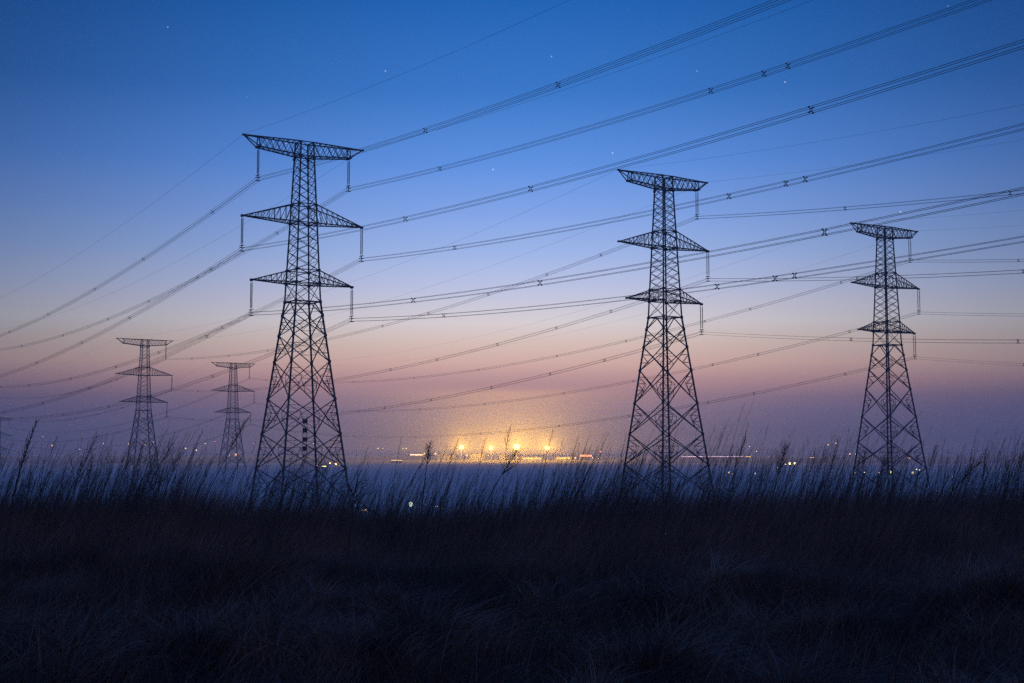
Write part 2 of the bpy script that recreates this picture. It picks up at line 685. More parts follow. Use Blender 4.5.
def along(pts, s):
    d = 0
    for a, b in zip(pts, pts[1:]):
        l = (b.xy - a.xy).length
        if d + l >= s:
            return lerp(a, b, (s - d) / l), (b - a).normalized()
        d += l
    return pts[-1], (pts[-1] - pts[-2]).normalized()


def spacer_mesh():
    m = MB()
    h = BH
    for sx, sz in ((-1, -1), (1, -1), (1, 1), (-1, 1)):
        m.beam((sx * .1, 0, sz * .1), (sx * h, 0, sz * h), .055)
        m.box((sx * h, 0, sz * h), (.12, .2, .12))
    for a, b in (((-1, -1), (1, -1)), ((1, -1), (1, 1)), ((1, 1), (-1, 1)), ((-1, 1), (-1, -1))):
        m.beam((a[0] * .12, 0, a[1] * .12), (b[0] * .12, 0, b[1] * .12), .055)
    return m


sp_proto = None


def bundle(label, group, spans, spacers):
    """spans: list of point lists joined at the pylons; four sub-conductors and their spacers"""
    global sp_proto
    root = empty('conductor_bundle', spans[0][0])
    tag(root, label, 'power line', group)
    loc = root.location.copy()
    for ox, oz in ((-BH, -BH), (BH, -BH), (BH, BH), (-BH, BH)):
        m = MB()
        for pts in spans:
            d = (pts[-1] - pts[0])
            perp = Vector((d.y, -d.x, 0)).normalized()
            if perp.x < 0:
                perp = -perp
            m.tube([p - loc + perp * ox + Vector((0, 0, oz)) for p in pts], W_R, 4)
        m.build('conductor', WIRE, root)
    for pts, ss in spacers:
        for s in ss:
            p, d = along(pts, s)
            if sp_proto is None:
                o = spacer_mesh().build('spacer', STEEL, root)
                sp_proto = o
            else:
                o = sp_proto.copy()
                C.objects.link(o)
                o.parent = root
            o.location = p - loc
            o.rotation_euler = (0, 0, math.atan2(-d.x, d.y))


def ground_wire(label, spans):
    m = MB()
    loc = spans[0][0]
    for pts in spans:
        m.tube([p - loc for p in pts], .016, 4)
    o = m.build('earth_wire', WIRE)
    o.location = loc
    tag(o, label, 'wire', 'single earth wires over the pylons')


PB = [('t', -1, (-.06899, -.11037), [59.3, 91.9], [23.0, 66.1, 104.1, 148.6, 194.4, 243, 290], 'left end of the top arm'),
      ('m', -1, (-.07048, -.11214), [58.7, 90.0, 137.0], [15.6, 65.8, 103.7, 148.2, 196, 245, 290], 'left tip of the middle arms'),
      ('b', -1, (-.07187, -.10748), [57.7, 89.2, 136.6], [22.5, 66, 103.4, 148.2, 194.1, 245, 290], 'left tip of the lowest arms'),
      ('t', 1, (-.06666, -.10679), [33.1, 99.7, 109.2, 113.2], [34, 82.0, 118.7, 155.3, 203.7, 258.1, 302], 'right end of the top arm'),
      ('m', 1, (-.0690, -.10849), [33.2, 99.7, 109.7, 112.9], [34, 72.7, 118.2, 156.3, 204.4, 258.4, 302.2], 'right tip of the middle arms'),
      ('b', 1, (-.07201, -.10786), [33.0, 99.4, 109.6, 112.8], [34, 73.2, 118, 155.6, 204.6, 259.0, 302], 'right tip of the lowest arms')]
for key, sg, (br, bl), sr, sl, words in PB:
    P = ends(1, key, sg)
    a = span_open(P, HR, 1, br, .00030, 300)
    b = span_open(P, HL, -1, bl, .000251, 345)
    bundle('wire bundle hung at the %s of the tallest looking pylon' % words,
           'wire bundles of the three power lines', [a, b], [(a, sr), (b, sl)])
WRD = {'t': 'right end of the top arm', 'm': 'right tip of the middle arms', 'b': 'right tip of the lowest arms'}
for key, br in (('t', -.11596), ('m', -.11297), ('b', -.11666)):
    P, Q = ends(2, key, 1), ends(4, key, 1)
    a = span_open(P, HR, 1, br, .00030, 300)
    b = span_to(P, Q, .000251)
    c = span_open(Q, .5527, -1, -.09, .00025, 350)
    bundle('wire bundle hung at the %s of the middle large pylon' % WRD[key],
           'wire bundles of the three power lines', [a, b, c],
           [(a, [41, 76.7]), (b, [34.5, 57, 84.5, 116.9, 145.3, 190, 234, 272, 313]), (c, [30, 70, 110, 150])])
for key, br in (('t', -.12456), ('m', -.11301), ('b', -.12233)):
    P, Q, Q2 = ends(3, key, 1), ends(5, key, 1), ends(6, key, 1)
    a = span_open(P, HR, 1, br, .00030, 300)
    b = span_to(P, Q, .000236)
    c = span_to(Q, Q2, .00021)
    bundle('wire bundle hung at the %s of the rightmost pylon' % WRD[key],
           'wire bundles of the three power lines', [a, b, c],
           [(a, [31.5, 80]), (b, [24, 60, 80.3, 120, 160.5, 214.5, 267.3, 325.7, 380, 430]), (c, [60, 120, 180])])
for t, sg, br, bl, nxt in ((1, -1, -.06436, -.09577, None), (1, 1, -.06745, -.10061, None), (2, -1, -.10575, 0, 4), (2, 1, -.10108, 0, 4),
                           (3, -1, -.105, 0, 5), (3, 1, -.103, 0, 5)):
    P = ends(t, 'g', sg)
    a = span_open(P, HR, 1, br, .000325, 300)
    sp = [a]
    if nxt is None:
        sp.append(span_open(P, HL, -1, bl, .000232, 345))
    else:
        Q = ends(nxt, 'g', sg)
        sp.append(span_to(P, Q, .000232))
        if nxt == 5:
            sp.append(span_to(Q, ends(6, 'g', sg), .0002))
        else:
            sp.append(span_open(Q, .5527, -1, -.09, .00025, 350))
    who = {1: 'nearest', 2: 'middle', 3: 'rightmost'}[t]
    ground_wire('thin single wire from the %s tip of the top arm of the %s pylon' % ('left' if sg < 0 else 'right', who), sp)

# ------------------------------------------------------------------ far town: lamps, floodlights and low sheds
HORD = 4150.0
TOWN = 2600.0


def at(u, v, Y):
    """point at distance Y seen in the direction (u, v)"""
    d = pix_dir(u, v)
    return Vector((0, 0, CAMZ)) + d * (Y / d.y)


BLACKM = mat('dark_post', (0.03, 0.03, 0.035), .8)
WALLM = mat('shed_wall', (0.03, 0.028, 0.028), .9, 0, .2, .1)
ROOFM = mat('shed_roof', (0.03, 0.03, 0.035), .8)


def lampmat(name, col, s):
    return mat(name, (.5, .5, .5), .5, emit=col, estr=s)


AMBER = lampmat('amber_lamp', (1, .46, .09), 8)
YELLOW = lampmat('yellow_lamp', (1, .72, .20), 8)
WHITE = lampmat('white_lamp', (1, .85, .62), 7)
REDL = lampmat('red_lamp', (1, .22, .16), 8)
PINK = lampmat('pink_trail', (1, .62, .95), 5)
FLOOD = lampmat('flood_lamp', (1, .66, .17), 13)
NEARW = lampmat('cool_lamp', (.9, 1, .72), 40)
NEARW.cycles.emission_sampling = 'FRONT'


def far_lamp(u, v, Y, m, r, label, group='distant lamps across the plain', cat='street lamp', name='street_lamp'):
    p = at(u, v, Y)
    gz = float(ground(p.x, p.y))
    root = empty(name, (p.x, p.y, gz))
    tag(root, label, cat, group)
    h = p.z - gz
    a = MB()
    a.tube([(0, 0, -.3), (0, 0, h)], [.22, .12], 6)
    a.beam((0, 0, h), (0, -r, h), .15)
    a.build('pole', BLACKM, root)
    b = MB()
    b.lathe((0, -r, h), [(r * .3, -r), (r * .8, -r * .6), (r, 0), (r * .8, r * .6), (r * .3, r)], 10)
    b.build('lamp_head', m, root)
    return root


LAMPS = [(42.8, 436.3, REDL, 1.3, 'faint pink lamp high on the left, right of the tall dark weed'),
         (52.4, 445.5, AMBER, 1.9, 'small orange lamp low in the haze near the left edge'),
         (103.4, 443.6, YELLOW, 1.1, 'faint yellow lamp left of the far left pylon'),
         (79.7, 449.5, WHITE, 1.2, 'dim whitish lamp between the left edge and the far left pylon'),
         (128.5, 443.8, YELLOW, 1.4, 'yellow lamp beside the left leg of the far left pylon'),
         (142, 443, AMBER, 1.3, 'left one of two lamps seen inside the far left pylon'),
         (145.4, 444.5, YELLOW, 1.7, 'brighter lamp in the middle of the far left pylon'),
         (153.7, 442, AMBER, 1.6, 'orange lamp behind the right leg of the far left pylon'),
         (185.7, 448.4, YELLOW, 2.4, 'clear yellow lamp right of the far left pylon'),
         (196.5, 450.4, YELLOW, 2.0, 'lamp just right of and below the clear yellow one'),
         (205.4, 443.6, YELLOW, 1.5, 'small lamp left of the hazy second pylon'),
         (215, 441.5, REDL, 1.0, 'faint reddish lamp touching the hazy second pylon on its left'),
         (205.5, 459.6, WHITE, 1.0, 'faint white lamp low down left of the hazy second pylon'),
         (236, 454.8, AMBER, 3.6, 'bright orange lamp at the foot of the hazy second pylon'),
         (229.5, 455.2, AMBER, 1.7, 'dim orange lamp left of the bright orange one'),
         (253.6, 443.4, WHITE, 1.0, 'faint lamp left of the nearest pylon'),
         (313.4, 443.4, YELLOW, 1.3, 'tiny lamp inside the nearest pylon right of the plated board'),
         (378, 448.4, YELLOW, 1.5, 'left lamp of a pair right of the nearest pylon'),
         (382.8, 448.4, YELLOW, 1.3, 'right lamp of a pair right of the nearest pylon'),
         (403, 448.4, YELLOW, 1.3, 'left lamp of the small pair over the red lit shed'),
         (406.3, 448.4, YELLOW, 1.3, 'right lamp of the small pair over the red lit shed'),
         (424.5, 453.7, AMBER, 2.0, 'orange lamp at the right end of the first red lit shed'),
         (435.5, 453.7, AMBER, 3.2, 'bright orange lamp between the red lit shed and the floodlights'),
         (457.9, 453.7, AMBER, 1.5, 'small amber lamp left of and below the first floodlight'),
         (466.8, 455.4, REDL, 3.6, 'red lamp below and between the first and second floodlights'),
         (517.5, 457.6, AMBER, 3.6, 'orange lamp directly below the brightest floodlight'),
         (575.3, 458, AMBER, 3.4, 'orange lamp left of the second red lit shed'),
         (592.5, 457.8, WHITE, 2.0, 'pale lamp at the right end of the second red lit shed'),
         (598.4, 458.5, YELLOW, 1.4, 'small yellow lamp right of the second red lit shed'),
         (600.4, 451.5, REDL, 2.4, 'soft red lamp above the right end of the town'),
         (488, 455.3, WHITE, 1.3, 'tiny white lamp under the second floodlight'),
         (492.5, 455.6, WHITE, 1.3, 'tiny white lamp right of the second floodlight mast'),
         (497, 455.2, WHITE, 1.2, 'tiny white lamp between second and third floodlights'),
         (503, 457.6, YELLOW, 1.2, 'tiny yellow lamp left of the brightest floodlight, near the ground'),
         (536.5, 457.6, WHITE, 1.3, 'tiny white lamp left of the fourth floodlight'),
         (541, 458.2, YELLOW, 1.2, 'tiny yellow lamp right beside the fourth floodlight mast'),
         (749.5, 446.5, YELLOW, 1.1, 'faint yellow lamp above the end of the pink light trail'),
         (756.4, 451.5, YELLOW, 1.9, 'yellow lamp right of the end of the pink light trail'),
         (828, 444.8, AMBER, 1.7, 'orange lamp left of the rightmost pylon, higher than its neighbours'),
         (836, 443.3, AMBER, 1.6, 'highest orange lamp left of the rightmost pylon'),
         (840.5, 452.8, WHITE, 1.0, 'faint white lamp left of the orange pair'),
         (849.7, 454, AMBER, 2.8, 'left lamp of the orange pair at the left leg of the rightmost pylon'),
         (855.8, 454, AMBER, 2.8, 'right lamp of the orange pair at the left leg of the rightmost pylon')]
for u, v, m, r, lb in LAMPS:
    Yd = TOWN - 20 if 400 < u < 620 else HORD
    far_lamp(u, v, Yd, m, r * Yd / 4700 * .9, lb)
MID = [(728.8, 472.5, YELLOW, .62, 'left lamp of a low yellow pair right of the middle pylon'),
       (732.6, 473.8, AMBER, .5, 'right dimmer lamp of the low yellow pair right of the middle pylon'),
       (755, 473.5, WHITE, .66, 'single pale lamp low down right of the middle pylon'),
       (777.5, 467.5, WHITE, .35, 'faint lamp left of the bright pair midway between the right pylons'),
       (785.5, 464.4, YELLOW, .5, 'small lamp left of the brightest pair between the right pylons'),
       (789.6, 463.6, YELLOW, 1.0, 'left and larger lamp of the bright pair between the right pylons'),
       (794.5, 463.3, YELLOW, .85, 'right lamp of the bright pair between the right pylons'),
       (854.4, 472.8, YELLOW, .75, 'low lamp at the left leg of the rightmost pylon'),
       (864.5, 472.4, WHITE, .5, 'second low lamp from the left under the rightmost pylon'),
       (879, 472.6, AMBER, .72, 'third low lamp from the left under the rightmost pylon'),
       (890.7, 472.2, YELLOW, 1.05, 'brightest low lamp seen through the middle of the rightmost pylon'),
       (912.3, 472.7, YELLOW, .9, 'low lamp at the right side of the rightmost pylon'),
       (916.5, 469.5, YELLOW, .5, 'small lamp above right of the low one by the rightmost pylon'),
       (919.5, 470, YELLOW, .6, 'lamp touching the right leg of the rightmost pylon'),
       (952.4, 475.9, NEARW, .3, 'faint greenish lamp right of the rightmost pylon'),
       (330, 463, YELLOW, .6, 'small lamp left of the yellow one in the nearest pylon'),
       (336.3, 463.6, YELLOW, 1.1, 'bright yellow lamp low between the legs of the nearest pylon'),
       (339.5, 465, AMBER, .6, 'amber lamp beside the yellow one in the nearest pylon'),
       (316.7, 465.6, REDL, .7, 'red lamp low between the legs of the nearest pylon')]
for u, v, m, r, lb in MID:
    far_lamp(u, v, 1000, m, r * .72, lb)
NEAR = [(411, 504.3, NEARW, .9, 'brilliant greenish white lamp shining through the grass right of the nearest pylon'),
        (435.5, 506.2, AMBER, .14, 'left one of two tiny orange lamps in the grass tops'),
        (437.7, 506.4, AMBER, .14, 'right one of two tiny orange lamps in the grass tops'),
        (400, 506, REDL, .12, 'tiny reddish lamp left of the brilliant white one'),
        (355.5, 505.5, WHITE, .13, 'tiny pale lamp above the left end of the yellow lit roof edge'),
        (443, 508, YELLOW, .12, 'tiny yellow lamp furthest right in the grass tops')]
for u, v, m, r, lb in NEAR:
    far_lamp(u, v, 560, m, r, lb)

# four floodlight masts, each with a real lamp
for k, (u, v, s, w) in enumerate(((461.5, 447.2, 3.6, 1.0), (491.2, 448.0, 3.1, .8), (516.5, 446.8, 4.8, 1.7), (547.3, 448.0, 3.6, 1.15))):
    p = at(u, v, TOWN)
    gz = float(ground(p.x, p.y))
    root = empty('floodlight_mast', (p.x, p.y, gz))
    words = ('first and leftmost', 'second and weakest', 'third and brightest', 'fourth and rightmost')[k]
    tag(root, words + ' of the four yellow floodlights glowing over the town', 'floodlight', 'four floodlight masts over the town')
    h = p.z - gz
    a = MB()
    a.tube([(0, 0, -.5), (0, 0, h)], [.7, .35], 8)
    a.build('pole', BLACKM, root)
    b = MB()
    b.box((0, 0, h), (s * 2.0, 1.0, s * 1.7))
    b.lathe((0, -.6, h), [(s * .4, -s), (s, -s * .5), (s * 1.1, 0), (s, s * .5), (s * .4, s)], 10)
    b.build('lamp_head', FLOOD, root)
    ld = bpy.data.lights.new('flood_light', 'POINT')
    ld.energy = 3.7e6 * w
    ld.color = (1, .50, .06)
    ld.shadow_soft_size = 1.5
    lo = bpy.data.objects.new('flood_light', ld)
    C.objects.link(lo)
    lo.parent = root
    lo.location = (0, -8, h)


# low sheds and lit canopies
def shed(u0, u1, vt, Y, label, strip=None, sv=0.8, hgt=None):
    p0, p1 = at(u0, vt, Y), at(u1, vt, Y)
    cx = (p0.x + p1.x) / 2
    w = p1.x - p0.x
    gz = float(ground(cx, Y + 15)) - .6
    root = empty('shed', (cx, Y, gz))
    h = p0.z - gz
    dpt = 26 if w > 20 else 10
    a = MB()
    a.box((0, dpt / 2, h / 2), (w, dpt, h))
    a.build('wall', WALLM, root)
    rf = MB()
    rf.box((0, dpt / 2, h + .3), (w + 1.2, dpt + 1.2, .6))
    rf.box((w * .2, dpt * .4, h + 1.1), (w * .12, 3, 1.2))
    rf.build('roof', ROOFM, root)
    if strip:
        s = MB()
        s.box((0, -.5, h - sv * .6 - .3), (w * .96, .6, sv))
        s.build('lit_fascia', strip, root)
    tag(root, label, 'shed', 'low sheds of the far town')


STRIPW = lampmat('warm_fascia', (1, .50, .30), 7)
STRIPR = lampmat('red_fascia', (1, .22, .10), 14)
STRIPY = lampmat('yellow_fascia', (1, .62, .12), 5)
shed(410, 423, 453.8, TOWN, 'low shed with a glowing pinkish white fascia left of the floodlights', STRIPW, 2.4)
shed(580, 592, 454.6, TOWN, 'low shed with a bright red lit fascia right of the floodlights', STRIPR, 3.0)
shed(437, 456, 455.2, TOWN + 40, 'dark flat shed left of the first floodlight')
shed(469, 484, 454.2, TOWN + 40, 'dark shed between the first two floodlights')
shed(499, 507, 455.6, TOWN + 40, 'small dark shed left of the brightest floodlight')
shed(522, 541, 457.6, TOWN + 20, 'long low shed with amber light along its foot under the floodlights', STRIPY, 1.6)
shed(556, 572, 457.4, TOWN + 20, 'low shed with amber lit front left of the red lit one', STRIPY, 1.6)
shed(391, 402.6, 459.8, TOWN - 300, 'lowest shed with a thin pale lit edge left of the floodlights', STRIPY, 1.0)
shed(322, 326.5, 465.5, 1000, 'small lit shed between the legs of the nearest pylon', YELLOW, .45)
shed(361, 367.5, 508.6, 560, 'small roof with a yellow lit edge low in the grass tops', YELLOW, .32)
shed(904, 911.6, 457.6, TOWN + 100, 'small shed with a pale lit edge behind the rightmost pylon', STRIPW, 1.0)
shed(810, 814.5, 457.1, TOWN + 100, 'tiny shed with a faint lit edge left of the rightmost pylon', STRIPW, .8)
shed(680, 745, 456.0, TOWN + 60, 'pink light trail right of the middle pylon, modelled as a long low building', PINK, 1.1)  # light trail; the building is added to carry its glow
shed(745.5, 751, 456.1, TOWN + 60, 'amber end of the pink light trail, modelled as a short building', STRIPY, 1.2)  # yellow end of the same trail, on another added building

# far hedgerows and woods on the plain: each one a ragged mass no one could count
TREEM = mat('distant_branches', (0.09, 0.085, 0.08), .95, 0, .3, .2)
for n_, (u0, u1, Y, hh) in enumerate(((-60, 330, 2300, 6), (250, 560, 1750, 4), (600, 1100, 2350, 6), (380, 700, 3000, 7), (-80, 420, 3300, 9), (640, 1100, 3500, 9), (60, 260, 1350, 4), (700, 900, 1300, 4))):
    m = MB()
    u = u0
    while u < u1:
        u += random.uniform(.6, 2.6) * (1.0 if random.random() < .93 else 7)
        x = (u - 512) / F_PX * Y
        yy = Y + random.uniform(-30, 30) + 25 * math.sin(u * .03)
        gz = float(ground(x, yy))
        h = hh * random.uniform(.35, 1.15)
        w = h * random.uniform(.35, .7)
        prof = [(w * .25, -1.5), (w * .8, h * .25), (w, h * .5), (w * .6, h * .8), (w * .12, h)]
        k0 = len(m.v)
        m.lathe((x, yy, gz), prof, 6)
        for q in range(k0, len(m.v)):
            m.v[q] = m.v[q] + Vector((random.gauss(0, w * .16), random.gauss(0, w * .16), random.gauss(0, h * .06)))
    o = m.build('distant_wood', TREEM)
    tag(o, kind='stuff')

# ------------------------------------------------------------------ the field of dry grass
TOPS = [(-300, 499), (0, 499), (100, 497), (150, 493), (180, 490), (225, 500), (255, 506), (300, 504), (330, 502), (352, 512), (420, 513),
        (460, 508), (500, 506), (560, 499), (640, 496), (700, 493), (780, 494), (850, 490), (910, 492), (1024, 487), (1300, 486)]


def top_z(x, y):
    u = 512 + F_PX * x / np.maximum(y, 1)
    v = np.interp(u, [t[0] for t in TOPS], [t[1] for t in TOPS])
    return CAMZ - (v - 9 - 461.7) / F_PX * 24.0


def grassmat(name, ca, cb, scale=1.2):
    m = bpy.data.materials.new(name)
    m.use_nodes = True
    t = m.node_tree
    b = t.nodes['Principled BSDF']
    b.inputs['Roughness'].default_value = .85
    ge = N(t, 'ShaderNodeNewGeometry')
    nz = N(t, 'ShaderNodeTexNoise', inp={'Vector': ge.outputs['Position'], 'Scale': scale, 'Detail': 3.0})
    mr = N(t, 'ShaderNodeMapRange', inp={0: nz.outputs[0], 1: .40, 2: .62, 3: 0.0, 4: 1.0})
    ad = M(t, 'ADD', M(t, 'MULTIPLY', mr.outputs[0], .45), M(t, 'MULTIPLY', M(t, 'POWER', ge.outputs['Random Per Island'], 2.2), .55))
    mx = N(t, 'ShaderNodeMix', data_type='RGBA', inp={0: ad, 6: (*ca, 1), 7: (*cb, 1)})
    t.links.new(mx.outputs[2], b.inputs['Base Color'])
    return m


G_TALL = grassmat('dry_tall_grass', (.05, .023, .016), (.50, .235, .165))
G_LOW = grassmat('matted_grass', (.010, .005, .004), (.36, .19, .135), 1.0)  # noise contrast also paints the shade of hollows between the light dead tufts
G_STEM = mat('dead_stem', (.07, .04, .03), .9, 0, .3, 3)


def blades(x, y, z0, h, lean_x, lean_y, w, curl, seg=3):
    """flat tapering blades; arrays in, (verts, quads)"""
    n = len(x)
    ang = rng.uniform(0, math.pi, n)
    wx, wy = np.cos(ang) * w / 2, np.sin(ang) * w / 2
    V = np.empty((n, (seg + 1) * 2, 3))
    cx = rng.normal(0, 1, n) * curl
    cy = rng.normal(0, 1, n) * curl
    for k in range(seg + 1):
        t = k / seg
        tt = t ** 1.6
        px = x + lean_x * h * tt + cx * h * t * t
        py = y + lean_y * h * tt + cy * h * t * t
        dr = 1 - .25 * (np.abs(lean_x) + np.abs(cx)) * t
        pz = z0 + h * t * dr
        ws = (1 - t * .88)
        V[:, 2 * k, 0] = px - wx * ws
        V[:, 2 * k, 1] = py - wy * ws
        V[:, 2 * k, 2] = pz
        V[:, 2 * k + 1, 0] = px + wx * ws
        V[:, 2 * k + 1, 1] = py + wy * ws
        V[:, 2 * k + 1, 2] = pz
    base = (np.arange(n) * (seg + 1) * 2)[:, None]
    q = []
    for k in range(seg):
        q.append(base + np.array([2 * k, 2 * k + 1, 2 * k + 3, 2 * k + 2])[None])
    return V.reshape(-1, 3), np.stack(q, 1).reshape(-1, 4)


def scatter(n, y0, y1, fr=.50, pad=1.5):
    y = rng.uniform(y0, y1, n * 2)
    x = rng.uniform(-1, 1, n * 2) * (y1 * fr + pad)
    k = np.abs(x) < y * fr + pad
    return x[k][:n], y[k][:n]


# tall standing grass on the brow of the slope
x, y = scatter(170000, 15.5, 29.5)
dens = smooth(15.5, 18.5, y + 1.6 * (vnoise(x, y, 2.2, 5) - .5) * 2)
k = rng.random(len(x)) < dens
x, y = x[k], y[k]
z0 = ground(x, y)
hf = (top_z(x, y) - z0) * (.55 + .45 * smooth(16, 22, y))
h = hf * (.55 + .52 * rng.random(len(x)) ** .6) * (1 + .10 * (vnoise(x, y, 1.3, 8) - .5))
v1, f1 = blades(x, y, z0 - .03, h, rng.normal(.33, .15, len(x)), rng.normal(0, .14, len(x)), rng.uniform(.003, .011, len(x)) * (.6 + .4 * rng.random(len(x))), .13, 3)
o = np_mesh('tall_grass', v1, f1, G_TALL, 4)
tag(o, 'dense dry grass standing on the brow of the slope', 'grass', kind='stuff')

# low matted tussocks in front
x, y = scatter(260000, 7.0, 18.5)
tus = vnoise(x, y, 1.5, 12) * .6 + vnoise(x, y, .6, 13) * .4
k = rng.random(len(x)) < np.clip((tus - .30) * 4.0, .50, 1)
x, y, tus = x[k], y[k], tus[k]
z0 = ground(x, y) + .22 * np.clip(tus - .35, 0, 1)
h = (.17 + .70 * np.clip(tus - .3, 0, 1) * rng.uniform(.5, 1.2, len(x)))
flow = 2.2 * math.pi * vnoise(x, y, 1.9, 21)
v1, f1 = blades(x, y, z0 - .04, h * 1.2, .35 + .75 * np.cos(flow), .75 * np.sin(flow), rng.uniform(.003, .007, len(x)), .55, 3)
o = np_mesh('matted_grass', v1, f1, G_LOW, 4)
tag(o, 'low matted tussocks of dead grass in the foreground', 'grass', kind='stuff')

# hummocks of fallen grass: blades spill outward from each crown
xs, ys, zs, hs, lx, ly, ws = [], [], [], [], [], [], []
for i in range(95):
    my = 8.3 + 10.2 * rng.random() ** 1.1
    mx = rng.uniform(-1, 1) * (my * .46 + .8)
    rad = rng.uniform(.22, .62)
    nb = int(1500 * rad)
    a = rng.uniform(0, 2 * math.pi, nb)
    q = rng.random(nb) ** .7 * rad * .8
    px, py = mx + np.cos(a) * q * 1.3, my + np.sin(a) * q
    hump = rad * .55 * np.clip(1 - (q / rad) ** 2, 0, 1)
    xs.append(px)
    ys.append(py)
    zs.append(ground(px, py) + hump)
    hs.append(rng.uniform(.14, .42, nb) * (.5 + rad))
    comb_ = rng.normal(.5, .3)
    lx.append(np.cos(a) * 1.0 + comb_)
    ly.append(np.sin(a) * 1.0 + rng.normal(0, .2, nb))
    ws.append(rng.uniform(.003, .010, nb))
xs, ys, zs, hs, lx, ly, ws = map(np.concatenate, (xs, ys, zs, hs, lx, ly, ws))
v1, f1 = blades(xs, ys, zs - .03, hs, lx, ly, ws, .85, 4)
v1[:, 2] -= .0
G_HUM = grassmat('fallen_grass', (.02, .011, .008), (.50, .29, .21), 1.8)
o = np_mesh('fallen_grass', v1, f1, G_HUM, 4)
tag(o, 'hummocks of fallen dead grass spilling over in the foreground', 'grass', kind='stuff')

# long loose blades hanging over the tussocks
x, y = scatter(22000, 8, 20)
z0 = ground(x, y)
h = rng.uniform(.35, .95, len(x)) * (.6 + .8 * vnoise(x, y, 2.0, 31))
v1, f1 = blades(x, y, z0, h, rng.normal(.35, .25, len(x)), rng.normal(-.1, .25, len(x)), rng.uniform(.003, .008, len(x)), .35, 4)
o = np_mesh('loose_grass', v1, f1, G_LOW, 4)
tag(o, 'loose long grass blades rising over the tussocks', 'grass', kind='stuff')


# thin plumed stalks that stand above the grass: stem plus short side shoots
def stalk_geo(m, base, tip, w0, plume=.5, nb=14, blen=.16, bend=.08, spread=.5, wtip=.3):
    base, tip = Vector(base), Vector(tip)
    d = tip - base
    ln = d.length
    side = Vector((random.uniform(-1, 1), random.uniform(-1, 1), 0)) * bend * ln
    n = 7
    pts = []
    for k in range(n + 1):
        t = k / n
        pts.append(base + d * t + side * (t * (1 - t)) + Vector((bend * ln * .6 * (t * t - t), 0, 0)))
    m.tube(pts, [w0 * (1 - (1 - wtip) * k / n) for k in range(n + 1)], 3)
    for k in range(nb):
        t = 1 - plume * (k + random.random()) / nb
        i = min(int(t * n), n - 1)
        p = lerp(pts[i], pts[i + 1], t * n - i)
        a = random.uniform(0, 2 * math.pi)
        up = d.normalized()
        out_ = Vector((math.cos(a), math.sin(a), 0))
        l = blen * (.5 + random.random()) * (.45 + .9 * (1 - t) / max(plume, .01))
        q = p + (up * 1.0 + out_ * spread * random.uniform(.4, 1.1)).normalized() * l
        mid_ = (p + q) / 2 + out_ * l * .06
        m.tube([p, mid_, q], [w0 * .45, w0 * .35, w0 * .15], 3)


st = MB()
for i in range(6800):
    y = random.uniform(20, 28.5)
    x = random.uniform(-1, 1) * (y * .43 + 1)
    clump = float(vnoise(x, y * .4, .85, 44)) * .6 + float(vnoise(x, y, .28, 45)) * .4
    if random.random() > (clump * 1.9 - .35):
        continue
    gz = float(ground(x, y))
    tz = float(top_z(x, y))
    hh = (tz - gz) + (.05 + (.22 + 1.0 * clump * clump) * random.random() ** 1.4 * 1.3)
    lean = random.gauss(.33, .13) * hh
    rich = random.random() < .45
    stalk_geo(st, (x, y, gz - .05), (x + lean, y + random.gauss(0, .12) * hh, gz + hh), random.uniform(.0028, .0048),
              .42, 11 if rich else 4, .15, random.uniform(.04, .16), .38, .35)
o = st.build('plumed_stalks', G_STEM)
tag(o, 'thin plumed grass stalks rising above the field against the dusk sky', 'grass', kind='stuff')

# ------------------------------------------------------------------ single weeds one can tell apart
GRP = 'single dead weeds standing out of the grass'


